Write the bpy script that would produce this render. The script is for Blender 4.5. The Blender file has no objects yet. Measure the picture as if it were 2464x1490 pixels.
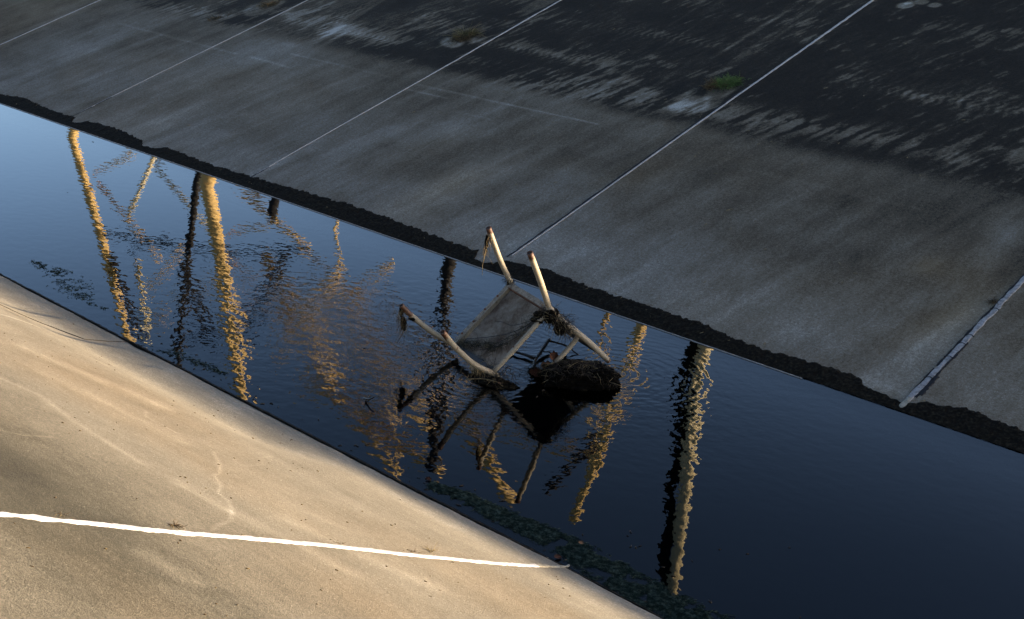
import bpy, bmesh, math, random
import numpy as np
from mathutils import Vector, Matrix, noise as mnoise
random.seed(7); rng = np.random.default_rng(11)
R_ = math.radians
S = bpy.context.scene
COL = S.collection

# ------------------------------------------------------------------ camera
cam = bpy.data.cameras.new('camera'); camo = bpy.data.objects.new('camera', cam); COL.objects.link(camo)
cam.sensor_width = 36; cam.lens = 3234/2464*36; cam.clip_start = .05; cam.clip_end = 2000
Rm = ((.715724, .260371, -.648032), (.69679, -.203596, .687773), (.047139, -.943798, -.327143))
m = Matrix.Identity(4)
for i in range(3):
    m[i][0] = Rm[i][0]; m[i][1] = -Rm[i][1]; m[i][2] = -Rm[i][2]
m[2][3] = 3.2
camo.matrix_world = m
S.camera = camo

# ------------------------------------------------------------------ light
SUN_AZ, SUN_EL = R_(47), math.atan(.25*math.cos(R_(47)))       # azimuth from +Y towards +X
w = bpy.data.worlds.new('World'); S.world = w; w.use_nodes = True
nt = w.node_tree; bg = nt.nodes['Background']
sky = nt.nodes.new('ShaderNodeTexSky'); sky.sky_type = 'NISHITA'; sky.sun_disc = False
sky.sun_elevation = SUN_EL; sky.sun_rotation = SUN_AZ
sky.air_density = 1.0; sky.dust_density = 2.0; sky.ozone_density = 2.6
tint = nt.nodes.new('ShaderNodeMixRGB'); tint.blend_type = 'MULTIPLY'; tint.inputs[0].default_value = 1; tint.inputs[2].default_value = (1.04, .965, 1.03, 1)   # white balance
tcw = nt.nodes.new('ShaderNodeTexCoord'); sxw = nt.nodes.new('ShaderNodeSeparateXYZ'); mrw = nt.nodes.new('ShaderNodeMapRange')
mrw.inputs['From Min'].default_value = .16; mrw.inputs['From Max'].default_value = .47; mrw.inputs['To Min'].default_value = 1.32; mrw.inputs['To Max'].default_value = .40; mrw.interpolation_type = 'SMOOTHSTEP'
nt.links.new(tcw.outputs['Generated'], sxw.inputs[0]); nt.links.new(sxw.outputs[2], mrw.inputs['Value'])
deep = nt.nodes.new('ShaderNodeVectorMath'); deep.operation = 'SCALE'      # evening sky: paler in the haze low down, deep blue above
nt.links.new(sky.outputs[0], tint.inputs[1]); nt.links.new(tint.outputs[0], deep.inputs[0]); nt.links.new(mrw.outputs[0], deep.inputs['Scale']); nt.links.new(deep.outputs[0], bg.inputs[0]); bg.inputs[1].default_value = .15
sl = bpy.data.lights.new('sun', 'SUN'); sl.energy = 5.0; sl.angle = R_(.6); sl.color = (1, .77, .53)
so = bpy.data.objects.new('sun', sl); COL.objects.link(so)
sd = Vector((math.sin(SUN_AZ)*math.cos(SUN_EL), math.cos(SUN_AZ)*math.cos(SUN_EL), math.sin(SUN_EL)))
so.rotation_euler = sd.to_track_quat('Z', 'Y').to_euler(); so.location = (10, 10, 20)
S.view_settings.view_transform = 'Standard'; S.view_settings.look = 'None'; S.view_settings.gamma = 1
S.view_settings.exposure = 1.85
S.cycles.max_bounces = 8; S.cycles.transparent_max_bounces = 8
S.cycles.sample_clamp_indirect = 4

# ------------------------------------------------------------------ helpers
def link(name, me, mat=None, parent=None, loc=None):
    o = bpy.data.objects.new(name, me); COL.objects.link(o)
    if mat: me.materials.append(mat)
    if parent: o.parent = parent
    if loc is not None: o.location = loc
    return o
def tag(o, label=None, cat=None, group=None, kind=None):
    if label: o['label'] = label
    if cat: o['category'] = cat
    if group: o['group'] = group
    if kind: o['kind'] = kind
    return o
def empty(name, loc, label, cat, group=None):
    o = bpy.data.objects.new(name, None); COL.objects.link(o); o.location = loc; o.empty_display_size = .1
    bpy.context.view_layer.update()
    return tag(o, label, cat, group)
def part(name, bm, mat, parent, smooth=True, label=None):
    """mesh given in world coordinates, parented to an empty (or to a part at identity)"""
    off = parent.matrix_world.translation if parent else Vector((0, 0, 0))
    par = parent
    o0 = Vector((0, 0, 0))
    while par is not None:
        o0 += par.location; par = par.parent
    bmesh.ops.translate(bm, verts=bm.verts, vec=-o0)
    me = bpy.data.meshes.new(name); bm.to_mesh(me); bm.free()
    if smooth:
        for p in me.polygons: p.use_smooth = True
    o = link(name, me, mat, parent)
    if label: o['label'] = label
    return o
def single(name, bm, mat, smooth=True, **k):
    me = bpy.data.meshes.new(name); bm.to_mesh(me); bm.free()
    if smooth:
        for p in me.polygons: p.use_smooth = True
    return tag(link(name, me, mat), **k)

def catmull(pts, n=8):
    P = [Vector(p) for p in pts]
    if len(P) < 3: return [P[0].lerp(P[1], i/n) for i in range(n+1)]
    Q = [P[0]*2-P[1]] + P + [P[-1]*2-P[-2]]; out = []
    for i in range(1, len(Q)-2):
        a, b, c_, d = Q[i-1:i+3]
        for k in range(n):
            t = k/n
            out.append(.5*((2*b)+(c_-a)*t+(2*a-5*b+4*c_-d)*t*t+(3*b-a-3*c_+d)*t**3))
    out.append(P[-1]); return out
def tube(bm, pts, r, seg=12, open_end=False, wob=0, squash=1.0):
    """tube along pts; r a number or a list"""
    n = len(pts); rr = r if isinstance(r, (list, tuple)) else [r]*n
    t0 = (pts[1]-pts[0]).normalized()
    u = t0.orthogonal().normalized(); rings = []
    for i, p in enumerate(pts):
        t = (pts[min(i+1, n-1)]-pts[max(i-1, 0)])
        t = t.normalized() if t.length > 1e-9 else t0
        u = (u-t*u.dot(t)); u = u.normalized() if u.length > 1e-9 else t.orthogonal().normalized()
        v = t.cross(u); ring = []
        for k in range(seg):
            a = 2*math.pi*k/seg; q = rr[i]*(1+(wob*mnoise.noise(p*30+Vector((k*3, 0, 0))) if wob else 0))
            ring.append(bm.verts.new(p+u*math.cos(a)*q+v*math.sin(a)*q*squash))
        rings.append(ring)
    for i in range(n-1):
        for k in range(seg):
            bm.faces.new((rings[i][k], rings[i][(k+1) % seg], rings[i+1][(k+1) % seg], rings[i+1][k]))
    if open_end:      # a hollow pipe mouth at the first point
        t = (pts[1]-pts[0]).normalized(); c0 = pts[0]
        inner = [bm.verts.new(c0+(v.co-c0)*.78) for v in rings[0]]
        deep = [bm.verts.new(c0+(v.co-c0)*.78+t*rr[0]*4) for v in rings[0]]
        for k in range(seg):
            bm.faces.new((rings[0][(k+1) % seg], rings[0][k], inner[k], inner[(k+1) % seg]))
            bm.faces.new((inner[(k+1) % seg], inner[k], deep[k], deep[(k+1) % seg]))
        bm.faces.new(deep)
    else: bm.faces.new(rings[0][::-1])
    bm.faces.new(rings[-1])
    return bm
def V(*a): return Vector(a)

def N(nt, typ, **k):
    n = nt.nodes.new('ShaderNode'+typ)
    for a, b in k.items():
        if a.startswith('i_'): n.inputs[int(a[2:]) if a[2:].isdigit() else a[2:]].default_value = b
        else: setattr(n, a, b)
    return n
def ramp(nt, fac, stops, interp='LINEAR'):
    r = nt.nodes.new('ShaderNodeValToRGB'); e = r.color_ramp.elements; r.color_ramp.interpolation = interp
    while len(e) < len(stops): e.new(.5)
    for i, (p, c_) in enumerate(stops):
        e[i].position = p; e[i].color = (*c_, 1) if len(c_) == 3 else c_
    if fac is not None: nt.links.new(fac, r.inputs[0])
    return r
def nmat(name):
    m_ = bpy.data.materials.new(name); m_.use_nodes = True; t = m_.node_tree
    return m_, t, t.nodes['Principled BSDF']
def math_(t, op, a, b=None, clamp=False):
    n = t.nodes.new('ShaderNodeMath'); n.operation = op; n.use_clamp = clamp
    for i, x in enumerate((a, b)):
        if x is None: continue
        if isinstance(x, (int, float)): n.inputs[i].default_value = x
        else: t.links.new(x, n.inputs[i])
    return n.outputs[0]
def noise(t, vec, scale, detail=4, rough=.55, dist=0):
    n = N(t, 'TexNoise'); n.inputs['Scale'].default_value = scale; n.inputs['Detail'].default_value = detail
    n.inputs['Roughness'].default_value = rough; n.inputs['Distortion'].default_value = dist
    t.links.new(vec, n.inputs['Vector']); return n.outputs['Fac']
def mapped(t, vec, scale=(1, 1, 1), rot=0):
    n = N(t, 'Mapping'); n.inputs['Scale'].default_value = scale; n.inputs['Rotation'].default_value = (0, 0, rot)
    t.links.new(vec, n.inputs['Vector']); return n.outputs[0]

# ---- value noise in numpy, for the large stains of the concrete
def _h(ix, iy, s):
    h = (ix*374761393+iy*668265263+s*974711) & 0xffffffff
    h = ((h ^ (h >> 13))*1274126177) & 0xffffffff
    return ((h ^ (h >> 16)) & 0xffff)/65535.
def vn(x, y, s=0):
    ix = np.floor(x).astype(np.int64); iy = np.floor(y).astype(np.int64); fx = x-ix; fy = y-iy
    fx = fx*fx*(3-2*fx); fy = fy*fy*(3-2*fy)
    return (_h(ix, iy, s)*(1-fx)+_h(ix+1, iy, s)*fx)*(1-fy)+(_h(ix, iy+1, s)*(1-fx)+_h(ix+1, iy+1, s)*fx)*fy
def fbm(x, y, s=0, o=4, g=.5):
    a = 1; t = 0; w_ = 0
    for i in range(o):
        t = t+a*vn(x*2**i+17.3*i, y*2**i-9.1*i, s+i); w_ += a; a *= g
    return t/w_
def sst(a, b, x):
    t = np.clip((x-a)/(b-a), 0, 1); return t*t*(3-2*t)
def blob(X, Y, cx, cy, rx, ry, rot=0):
    c_, s_ = math.cos(rot), math.sin(rot); dx = X-cx; dy = Y-cy
    u = (dx*c_+dy*s_)/rx; v = (-dx*s_+dy*c_)/ry
    return np.exp(-(u*u+v*v))
def pline(X, Y, pts, wd):
    """gaussian falloff around a polyline"""
    d2 = np.full(X.shape, 1e9)
    for (ax, ay), (bx, by) in zip(pts[:-1], pts[1:]):
        L = (bx-ax)**2+(by-ay)**2
        t = np.clip(((X-ax)*(bx-ax)+(Y-ay)*(by-ay))/L, 0, 1)
        d2 = np.minimum(d2, (X-ax-t*(bx-ax))**2+(Y-ay-t*(by-ay))**2)
    return np.exp(-d2/wd**2)

def sheet(name, xs, ys, zf, tonef, mat, attrs=None):
    X, Y = np.meshgrid(xs, ys); Z = zf(X, Y)
    co = np.stack([X, Y, Z], -1).reshape(-1, 3).astype(np.float32)
    nx, ny = len(xs), len(ys)
    i = np.arange((nx-1)*(ny-1)); r = i//(nx-1); c_ = i % (nx-1); a = r*nx+c_
    f = np.stack([a, a+1, a+nx+1, a+nx], 1).astype(np.int32)
    me = bpy.data.meshes.new(name)
    me.vertices.add(len(co)); me.vertices.foreach_set('co', co.ravel())
    me.loops.add(f.size); me.loops.foreach_set('vertex_index', f.ravel())
    me.polygons.add(len(f)); me.polygons.foreach_set('loop_start', np.arange(0, f.size, 4, dtype=np.int32))
    me.polygons.foreach_set('loop_total', np.full(len(f), 4, np.int32)); me.polygons.foreach_set('use_smooth', np.ones(len(f), bool))
    me.update(calc_edges=True)
    for k, fn in tonef.items():
        at = me.attributes.new(k, 'FLOAT', 'POINT'); at.data.foreach_set('value', fn(X, Y).astype(np.float32).ravel())
    me.validate()
    return link(name, me, mat)

TF, TN = math.tan(R_(19)), math.tan(R_(24.5))
FE, NE = 7.27, 4.27                       # far and near water edges
CREST = 16.9
def zfar(x, y): return (y-FE)*TF
def znear(x, y): return (NE-y)*TN

# ------------------------------------------------------------------ concrete materials
def concrete(name, stops, grain, speck, bump, warm, fine=140., aniso=(1, 5, 1), an=.2, mid=50):
    m_, t, b = nmat(name)
    tc = N(t, 'TexCoord').outputs['Object']
    at = N(t, 'Attribute', attribute_name='tone').outputs['Fac']
    wa = N(t, 'Attribute', attribute_name='warmth').outputs['Fac']
    n1 = noise(t, tc, fine, 3, .7); n2 = noise(t, tc, mid, 4, .75); n3 = noise(t, tc, 3.2, 4)
    v = math_(t, 'ADD', at, math_(t, 'MULTIPLY', math_(t, 'SUBTRACT', n1, .5), grain))
    v = math_(t, 'ADD', v, math_(t, 'MULTIPLY', math_(t, 'SUBTRACT', n2, .5), grain*.9))
    v = math_(t, 'ADD', v, math_(t, 'MULTIPLY', math_(t, 'SUBTRACT', n3, .5), grain*.35))
    v = math_(t, 'ADD', v, math_(t, 'MULTIPLY', math_(t, 'SUBTRACT', noise(t, mapped(t, tc, aniso), 9, 6, .7), .5), an))
    # sparse pale and dark specks: aggregate and litter
    vo = N(t, 'TexVoronoi'); vo.inputs['Scale'].default_value = 55; t.links.new(tc, vo.inputs['Vector'])
    sp = math_(t, 'MULTIPLY', math_(t, 'LESS_THAN', vo.outputs['Distance'], .16), math_(t, 'GREATER_THAN', noise(t, tc, 31, 2), .53))
    vd = N(t, 'TexVoronoi'); vd.inputs['Scale'].default_value = 38; t.links.new(tc, vd.inputs['Vector'])
    sd_ = math_(t, 'MULTIPLY', math_(t, 'LESS_THAN', vd.outputs['Distance'], .13), math_(t, 'GREATER_THAN', noise(t, mapped(t, tc, (1.3, 1, 1)), 27, 2), .62))
    v = math_(t, 'ADD', v, math_(t, 'MULTIPLY', sp, speck)); v = math_(t, 'SUBTRACT', v, math_(t, 'MULTIPLY', sd_, speck))
    r = ramp(t, v, stops)
    mx = N(t, 'MixRGB', blend_type='MULTIPLY'); t.links.new(wa, mx.inputs[0]); t.links.new(r.outputs[0], mx.inputs[1]); mx.inputs[2].default_value = (*warm, 1)
    t.links.new(mx.outputs[0], b.inputs['Base Color'])
    b.inputs['Roughness'].default_value = .9; b.inputs['Specular IOR Level'].default_value = .25
    bp = N(t, 'Bump'); bp.inputs['Strength'].default_value = bump; bp.inputs['Distance'].default_value = .004
    t.links.new(math_(t, 'ADD', n1, math_(t, 'MULTIPLY', n2, .8)), bp.inputs['Height']); t.links.new(bp.outputs[0], b.inputs['Normal'])
    return m_, t, b, v, r
M_far, tF, bF, vF, rF = concrete('far_concrete', [(0, (.009, .0075, .0045)), (.25, (.025, .021, .0130)), (.55, (.144, .119, .080)), (.8, (.27, .25, .20)), (1, (.50, .49, .43))],
    .62, .12, .9, (1.0, .88, .70), 120., (5, 1, 1), .18, 45)
M_near, *_ = concrete('near_concrete', [(0, (.035, .032, .022)), (.3, (.080, .074, .052)), (.55, (.172, .155, .116)), (.8, (.27, .247, .19)), (1, (.46, .44, .37))],
    .66, .26, 1.0, (1.0, .86, .70), 190., (1, 5, 1), .26, 80)

# ------------------------------------------------------------------ far bank
rs = lambda a, b, d: np.arange(a, b, d)
xsF = np.concatenate([[-140, -100, -70, -50, -40], rs(-34, -22, .08), rs(-22, -2, .02), rs(-2, 8, .06), [8, 10, 15, 22, 40, 80]])
ysF = np.concatenate([[7.0], rs(7.2, 13.6, .022), rs(13.62, CREST-.1, .05), [CREST]])
def far_tone(X, Y):
    wob = .12*(fbm(X*1.1, Y*.2, 5, 3)-.5)+.03*(fbm(X*9, Y*9, 6, 3)-.5)
    st = sst(9.70, 9.99, Y+wob)                     # the silt line: dark growth above it
    lo = .61+.36*(fbm(X*.55, Y*1.3, 1, 4)-.5)+.12*(fbm(X*6, Y*2.2, 2, 4)-.5)
    lo += .07*sst(8.3, 7.5, Y)-.04*sst(8.4, 9.4, Y) - .17*sst(-8.5, -4, X)*sst(7.6, 8.8, Y)
    run = fbm((X-.25*Y)*7, Y*.55, 3, 4)               # run marks down the slope
    lo += .20*(run-.5)+.10*(fbm(X*26, Y*7, 4, 3)-.5)
    for cx, cy, rx, ry, rot, a in ((-8.45, 8.15, .28, .75, -.35, .19), (-9.3, 8.75, .35, .7, -.3, .16), (-10.0, 8.3, .2, .5, -.3, .10), (-9.0, 8.5, .10, .6, -.3, -.07), (-3.74, 8.25, .13, .5, 0, .13), (-3.9, 9.3, .18, .5, 0, .22),
            (-4.17, 8.72, .12, .13, 0, .09), (-15.9, 8.7, .25, .9, -.3, .13), (-12.6, 8.3, .18, .5, -.35, .10), (-5.6, 8.9, .5, .5, 0, .05), (-6.9, 9.3, .25, .5, 0, .05), (-3.72, 7.42, .25, .07, 0, .12)):
        lo = lo+a*blob(X, Y, cx, cy, rx, ry, rot)
    for pts, wd, a in ((((-12.70, 9.53), (-10.9, 9.52)), .012, .14), (((-10.5, 9.50), (-7.98, 9.51)), .013, .20), (((-10.47, 9.38), (-9.9, 9.38)), .014, .15), (((-9.6, 9.2), (-9.1, 9.2)), .015, .06),
            (((-16.2, 9.35), (-13.43, 9.29)), .02, .12), (((-13.2, 9.30), (-12.4, 9.27)), .018, .13), (((-6.2, 9.35), (-4.6, 9.36)), .02, .05)):
        lo = lo+a*pline(X, Y, pts, wd)*(.5+fbm(X*5, Y*5, 8, 2))
    # above the silt line
    c_, s_ = math.cos(.30), math.sin(.30); U = X*c_-Y*s_; W = X*s_+Y*c_
    stre = fbm(U*20, W*4.2, 21, 5, .62)
    band = .60*fbm(X*.55, Y*2.0+.12*X, 31, 2)+.40*fbm(X*1.6, Y*5.0+.2*X, 33, 2)
    rightside = sst(-14.5, -10, X)
    hi = .09+.09*(fbm(X*1.4, Y*1.4, 40, 3)-.4)
    patch = sst(.535, .66, stre*.50+band*.60-.03)
    edge = np.exp(-((Y-10.10-.07*(X+7))/.22)**2)*sst(-11, -9, X)*sst(-4.2, -5.2, X)
    patch = np.clip(patch*.75+edge*sst(.40, .58, stre)*1.0, 0, 1)
    hi = hi+patch*.46+.13*sst(.42, .62, fbm(U*26, W*7, 45, 4, .65))*sst(.40, .60, fbm(X*1.1, Y*1.6, 46, 3))+.16*(fbm(X*30, Y*30, 41, 3, .7)-.5)
    hi = hi+(1-rightside)*(.26*sst(.35, .6, fbm((X-.3*Y)*1.5, Y*.5, 50, 3)))
    tr = fbm((X+.185*Y)*16, Y*.25, 60, 3, .6)            # tyre and drag lines parallel to the joints
    trk = blob(X+.185*(Y-10), Y*0, -12.62, 0, .22, 9)
    hi = hi+trk*(.26*sst(.35, .7, tr)+.10); lo = lo+trk*(.12*(tr-.35))*sst(8.2, 9.2, Y)
    trk2 = blob(X, Y, -8.2, 12.0, 1.0, 1.7); hi = hi+trk2*.32*sst(.5, .75, fbm((X)*11, Y*.4, 61, 3))
    for cx, cy, rx, ry, rot, a in ((-7.30, 10.45, .14, .20, 0, .26), (-7.40, 10.12, .22, .22, 0, .34), (-10.95, 10.43, .22, .13, -.3, .50), (-10.70, 10.58, .14, .10, 0, .16), (-6.72, 12.66, .10, .10, .5, .55), (-6.60, 12.78, .09, .08, 0, .45), (-6.44, 12.74, .08, .07, 0, .55), (-14.4, 10.4, .3, .3, 0, .3),
            (-3.85, 9.9, .14, .2, 0, .35)):
        q = blob(X, Y, cx, cy, rx, ry, rot); hi = hi+a*sst(.35, .6, q*(.7+.6*fbm(X*9, Y*9, 71, 3)))
    # tread prints
    tw = .5+.5*np.sin(X*2*math.pi/.085+1.6*np.abs(((Y*14) % 2)-1)*2)
    tread = (blob(X, Y, -9.9, 10.52+0, .8, .09)+blob(X, Y, -8.6, 11.3, 1.2, .10)+blob(X, Y, -5.2, 11.0, 1.3, .12)+blob(X, Y, -12.95, 10.45, .10, .65, .1)+blob(X, Y, -12.0, 10.2, .5, .08))
    hi = hi+np.clip(tread, 0, 1)*(.34*tw-.04)
    # pale dust along the joints
    for jx in (-17.4, -13.97, -10.52, -7.1, -3.52):
        hi = hi+.12*np.exp(-np.abs(X-jx-.02)/.06)*(.4+fbm(X*4, Y*4, 81, 2))
        lo = lo+.05*np.exp(-np.abs(X-jx-.04)/.05)
    return np.clip(lo*(1-st)+hi*st, 0, 1)
def far_warm(X, Y):
    a = .35*sst(.45, .75, fbm(X*.6, Y*.8, 90, 3))*sst(10, 9.4, Y)
    for cx, cy, rx, ry, q in ((-8.45, 8.15, .3, .6, .6), (-9.2, 8.6, .3, .5, .3), (-3.74, 8.27, .15, .4, .7), (-4.17, 8.72, .12, .12, .8), (-7.0, 8.9, .2, .3, .6), (-3.9, 8.7, .2, .2, .4)):
        a = a+q*blob(X, Y, cx, cy, rx, ry, -.3)
    a = a+.5*sst(-16.5, -18, X)
    return np.clip(a, 0, 1)
def zf(X, Y):
    z = (Y-FE)*TF+.012*(fbm(X*.4, Y*.4, 100, 2)-.5)*sst(7.4, 8, Y)
    return z
tag(sheet('far_bank', xsF, ysF, zf, dict(tone=far_tone, warmth=far_warm), M_far), kind='structure',
    label='dark shaded concrete slope beyond the water')
# ------------------------------------------------------------------ near bank
xsN = np.concatenate([[-140, -80, -50, -30], rs(-20, -12, .08), rs(-12, -2, .012), rs(-2, 6, .05), [6, 10, 20, 80]])
ysN = np.concatenate([rs(-2.8, 1, .05), rs(1.0, 4.36, .012), [4.45]])
def near_tone(X, Y):
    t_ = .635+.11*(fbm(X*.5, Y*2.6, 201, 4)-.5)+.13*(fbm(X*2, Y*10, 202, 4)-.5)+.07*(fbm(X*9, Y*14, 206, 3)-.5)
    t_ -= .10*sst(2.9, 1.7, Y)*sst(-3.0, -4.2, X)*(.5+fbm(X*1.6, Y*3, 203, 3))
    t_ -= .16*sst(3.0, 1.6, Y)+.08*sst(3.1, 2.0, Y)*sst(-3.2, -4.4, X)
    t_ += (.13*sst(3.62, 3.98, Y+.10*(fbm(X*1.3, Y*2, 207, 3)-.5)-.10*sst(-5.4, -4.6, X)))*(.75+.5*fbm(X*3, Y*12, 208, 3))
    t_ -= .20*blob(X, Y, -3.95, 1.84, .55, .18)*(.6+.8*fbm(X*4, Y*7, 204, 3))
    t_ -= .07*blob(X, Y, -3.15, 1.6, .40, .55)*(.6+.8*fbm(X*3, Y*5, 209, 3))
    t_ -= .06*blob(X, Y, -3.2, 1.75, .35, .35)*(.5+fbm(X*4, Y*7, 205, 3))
    for pts, wd, a in ((((-5.56, 2.53), (-5.35, 2.60), (-4.91, 2.545), (-4.38, 2.54)), .022, .15), (((-4.16, 2.545), (-4.06, 2.568), (-3.86, 2.588)), .026, .10), (((-4.2, 2.60), (-3.7, 2.63), (-3.3, 2.72)), .05, .10),
            (((-6.5, 3.1), (-6.1, 3.22), (-5.6, 3.38)), .07, .13), (((-5.9, 2.9), (-5.3, 3.0), (-4.9, 3.05)), .06, .10), (((-6.85, 3.19), (-6.5, 3.45), (-5.9, 3.6)), .07, -.03), (((-6.33, 2.94), (-6.1, 3.1), (-5.7, 3.2), (-5.1, 3.25)), .07, -.03),
            (((-3.84, 2.85), (-3.5, 2.95), (-3.2, 3.05)), .06, .10), (((-3.3, 1.9), (-3.1, 1.95)), .05, .16), (((-7.45, 3.41), (-7.41, 3.64)), .012, .3)):
        t_ = t_+a*pline(X, Y, pts, wd)*(.45+1.1*fbm(X*6, Y*22, 210, 3))
    # cracks with pale bloom
    for pts, wd, a in ((((-4.797, 3.149), (-4.65, 3.07), (-4.508, 2.991), (-4.40, 2.91), (-4.379, 2.871), (-4.21, 2.795), (-4.103, 2.707), (-4.002, 2.686), (-3.894, 2.631), (-3.741, 2.519), (-3.675, 2.424), (-3.61, 2.36)), .0055, .26),
            (((-5.404, 3.166), (-5.275, 3.093), (-5.168, 3.109), (-5.057, 3.111), (-5.046, 3.14)), .005, .18), (((-4.57, 2.058), (-4.551, 2.146), (-4.595, 2.276)), .005, .22), (((-4.9, 3.55), (-4.82, 3.42), (-4.7, 3.35), (-4.62, 3.2)), .006, .12), (((-3.3, 3.5), (-3.1, 3.3), (-3.15, 3.1)), .006, .07)):
        ww = .02*(fbm(X*14, Y*14, 220, 3)-.5)
        t_ = t_+a*pline(X+ww, Y-ww, pts, wd)
    for jx in (-3.56,): t_ -= .10*np.exp(-np.abs(X-jx)/.05)*(.3+fbm(X*9, Y*4, 230, 2))
    return np.clip(t_, 0, 1)
def near_warm(X, Y):
    return np.clip(.12+.9*(fbm(X*.7, Y*2.4, 240, 4)-.5)-.6*sst(3.6, 3.95, Y)+.35*blob(X, Y, -6.2, 3.2, 1.2, .35), 0, 1)
def zn(X, Y):
    z = (NE-Y)*TN+.05*(fbm(X*.45, Y*.5, 300, 2)-.5)*sst(4.15, 3.5, Y)*.7+.002*(fbm(X*7, Y*7, 303, 3)-.5)
    z = z-.065*sst(-4.7, -5.6, X)*np.exp(-((Y-3.86)/.24)**2)
    # edge slightly rolled
    ew = .014*(fbm(X*2.2, Y*0, 305, 3)-.5)
    return z+ew*sst(3.9, 4.25, Y)
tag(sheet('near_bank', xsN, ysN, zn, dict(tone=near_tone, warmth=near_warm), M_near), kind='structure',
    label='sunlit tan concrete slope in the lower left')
def zn1(x, y): return float(zn(np.array([x*1.]), np.array([y*1.]))[0])
def zf1(x, y): return float(zf(np.array([x*1.]), np.array([y*1.]))[0])

# ground beyond both crests, channel bed
M_dirt, t, b = nmat('dry_ground'); tc = N(t, 'TexCoord').outputs['Object']
t.links.new(ramp(t, noise(t, tc, .8, 6), [(.3, (.10, .085, .05)), (.7, (.19, .16, .10))]).outputs[0], b.inputs['Base Color']); b.inputs['Roughness'].default_value = 1
bm = bmesh.new(); zc = zfar(0, CREST)
def quad(bm, pts): return bm.faces.new([bm.verts.new(p) for p in pts])
quad(bm, [(-900, CREST, zc), (900, CREST, zc), (900, CREST+.6, zc+.04), (-900, CREST+.6, zc+.04)]); quad(bm, [(-900, CREST+.6, zc+.04), (900, CREST+.6, zc+.04), (900, 1200, zc+.04), (-900, 1200, zc+.04)])
quad(bm, [(-900, -800, znear(0, -2.8)), (900, -800, znear(0, -2.8)), (900, -2.8, znear(0, -2.8)), (-900, -2.8, znear(0, -2.8))])
single('ground', bm, M_dirt, kind='structure', label='dry ground beyond the top of the channel')
M_bed, t, b = nmat('silt_bed'); tc = N(t, 'TexCoord').outputs['Object']
t.links.new(ramp(t, noise(t, tc, 2.5, 6), [(.35, (.008, .009, .009)), (.7, (.03, .03, .022))]).outputs[0], b.inputs['Base Color'])
bm = bmesh.new(); quad(bm, [(-140, 4.1, -.09), (80, 4.1, -.09), (80, 7.4, -.09), (-140, 7.4, -.09)])
single('channel_bed', bm, M_bed, kind='structure', label='dark silt bed under the water')

# ------------------------------------------------------------------ water
M_wat = bpy.data.materials.new('water'); M_wat.use_nodes = True; t = M_wat.node_tree; t.nodes.clear()
out = N(t, 'OutputMaterial'); mix = N(t, 'MixShader'); tr_ = N(t, 'BsdfTransparent'); gl = N(t, 'BsdfGlossy')
tr_.inputs[0].default_value = (.16, .20, .22, 1); gl.inputs['Roughness'].default_value = .0; gl.inputs[0].default_value = (.96, .98, 1, 1)
fr = N(t, 'Fresnel'); fr.inputs['IOR'].default_value = 1.32
geo = N(t, 'NewGeometry').outputs['Position']
a1 = noise(t, mapped(t, geo, (1, 1, 1), .8), 27, 1.2, .4); a2 = noise(t, mapped(t, geo, (1.0, 1.5, 1), -.75), 9, 1.2, .4)
fine = noise(t, geo, 62, 1, .5)
# livelier water round the chair and downstream of it
sx = N(t, 'SeparateXYZ'); t.links.new(geo, sx.inputs[0])
def gauss(cx, cy, rx, ry):
    u = math_(t, 'DIVIDE', math_(t, 'SUBTRACT', sx.outputs[0], cx), rx); v = math_(t, 'DIVIDE', math_(t, 'SUBTRACT', sx.outputs[1], cy), ry)
    d = math_(t, 'ADD', math_(t, 'MULTIPLY', u, u), math_(t, 'MULTIPLY', v, v))
    return math_(t, 'POWER', 2.718, math_(t, 'MULTIPLY', d, -1))
ag = math_(t, 'ADD', math_(t, 'MULTIPLY', gauss(-6.5, 5.5, 1.7, 1.0), 2.3), math_(t, 'MULTIPLY', gauss(-5.0, 6.2, .9, .7), 1.1))
ag = math_(t, 'ADD', ag, .37)
ag = math_(t, 'ADD', ag, math_(t, 'MULTIPLY', gauss(-10, 6, 3.2, 1.6), .12))
h = math_(t, 'ADD', math_(t, 'MULTIPLY', a1, .30), math_(t, 'MULTIPLY', a2, 1.0))
h = math_(t, 'ADD', h, math_(t, 'MULTIPLY', fine, math_(t, 'MULTIPLY', ag, .045)))
h = math_(t, 'MULTIPLY', h, ag)
def rings(cx, cy, k, amp, rad):
    dx = math_(t, 'SUBTRACT', sx.outputs[0], cx); dy = math_(t, 'SUBTRACT', sx.outputs[1], cy)
    d = math_(t, 'SQRT', math_(t, 'ADD', math_(t, 'MULTIPLY', dx, dx), math_(t, 'MULTIPLY', dy, dy)))
    d2 = math_(t, 'ADD', d, math_(t, 'MULTIPLY', a2, .08))
    return math_(t, 'MULTIPLY', math_(t, 'SINE', math_(t, 'MULTIPLY', d2, k)), math_(t, 'MULTIPLY', gauss(cx, cy, rad, rad), amp))
h = math_(t, 'ADD', h, rings(-5.05, 6.35, 95, .26, .6)); h = math_(t, 'ADD', h, rings(-5.5, 5.6, 120, .25, .45)); h = math_(t, 'ADD', h, rings(-5.85, 6.35, 110, .25, .5))
bp = N(t, 'Bump'); bp.inputs['Strength'].default_value = 1; bp.inputs['Distance'].default_value = .00074
t.links.new(h, bp.inputs['Height'])
for n_ in (gl, fr): t.links.new(bp.outputs[0], n_.inputs['Normal'])
t.links.new(fr.outputs[0], mix.inputs[0]); t.links.new(tr_.outputs[0], mix.inputs[1]); t.links.new(gl.outputs[0], mix.inputs[2]); t.links.new(mix.outputs[0], out.inputs[0])
ysW = np.array([4.2, 5, 6, 7, 7.24, 7.25, 7.258, 7.266, 7.274, 7.30])
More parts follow.
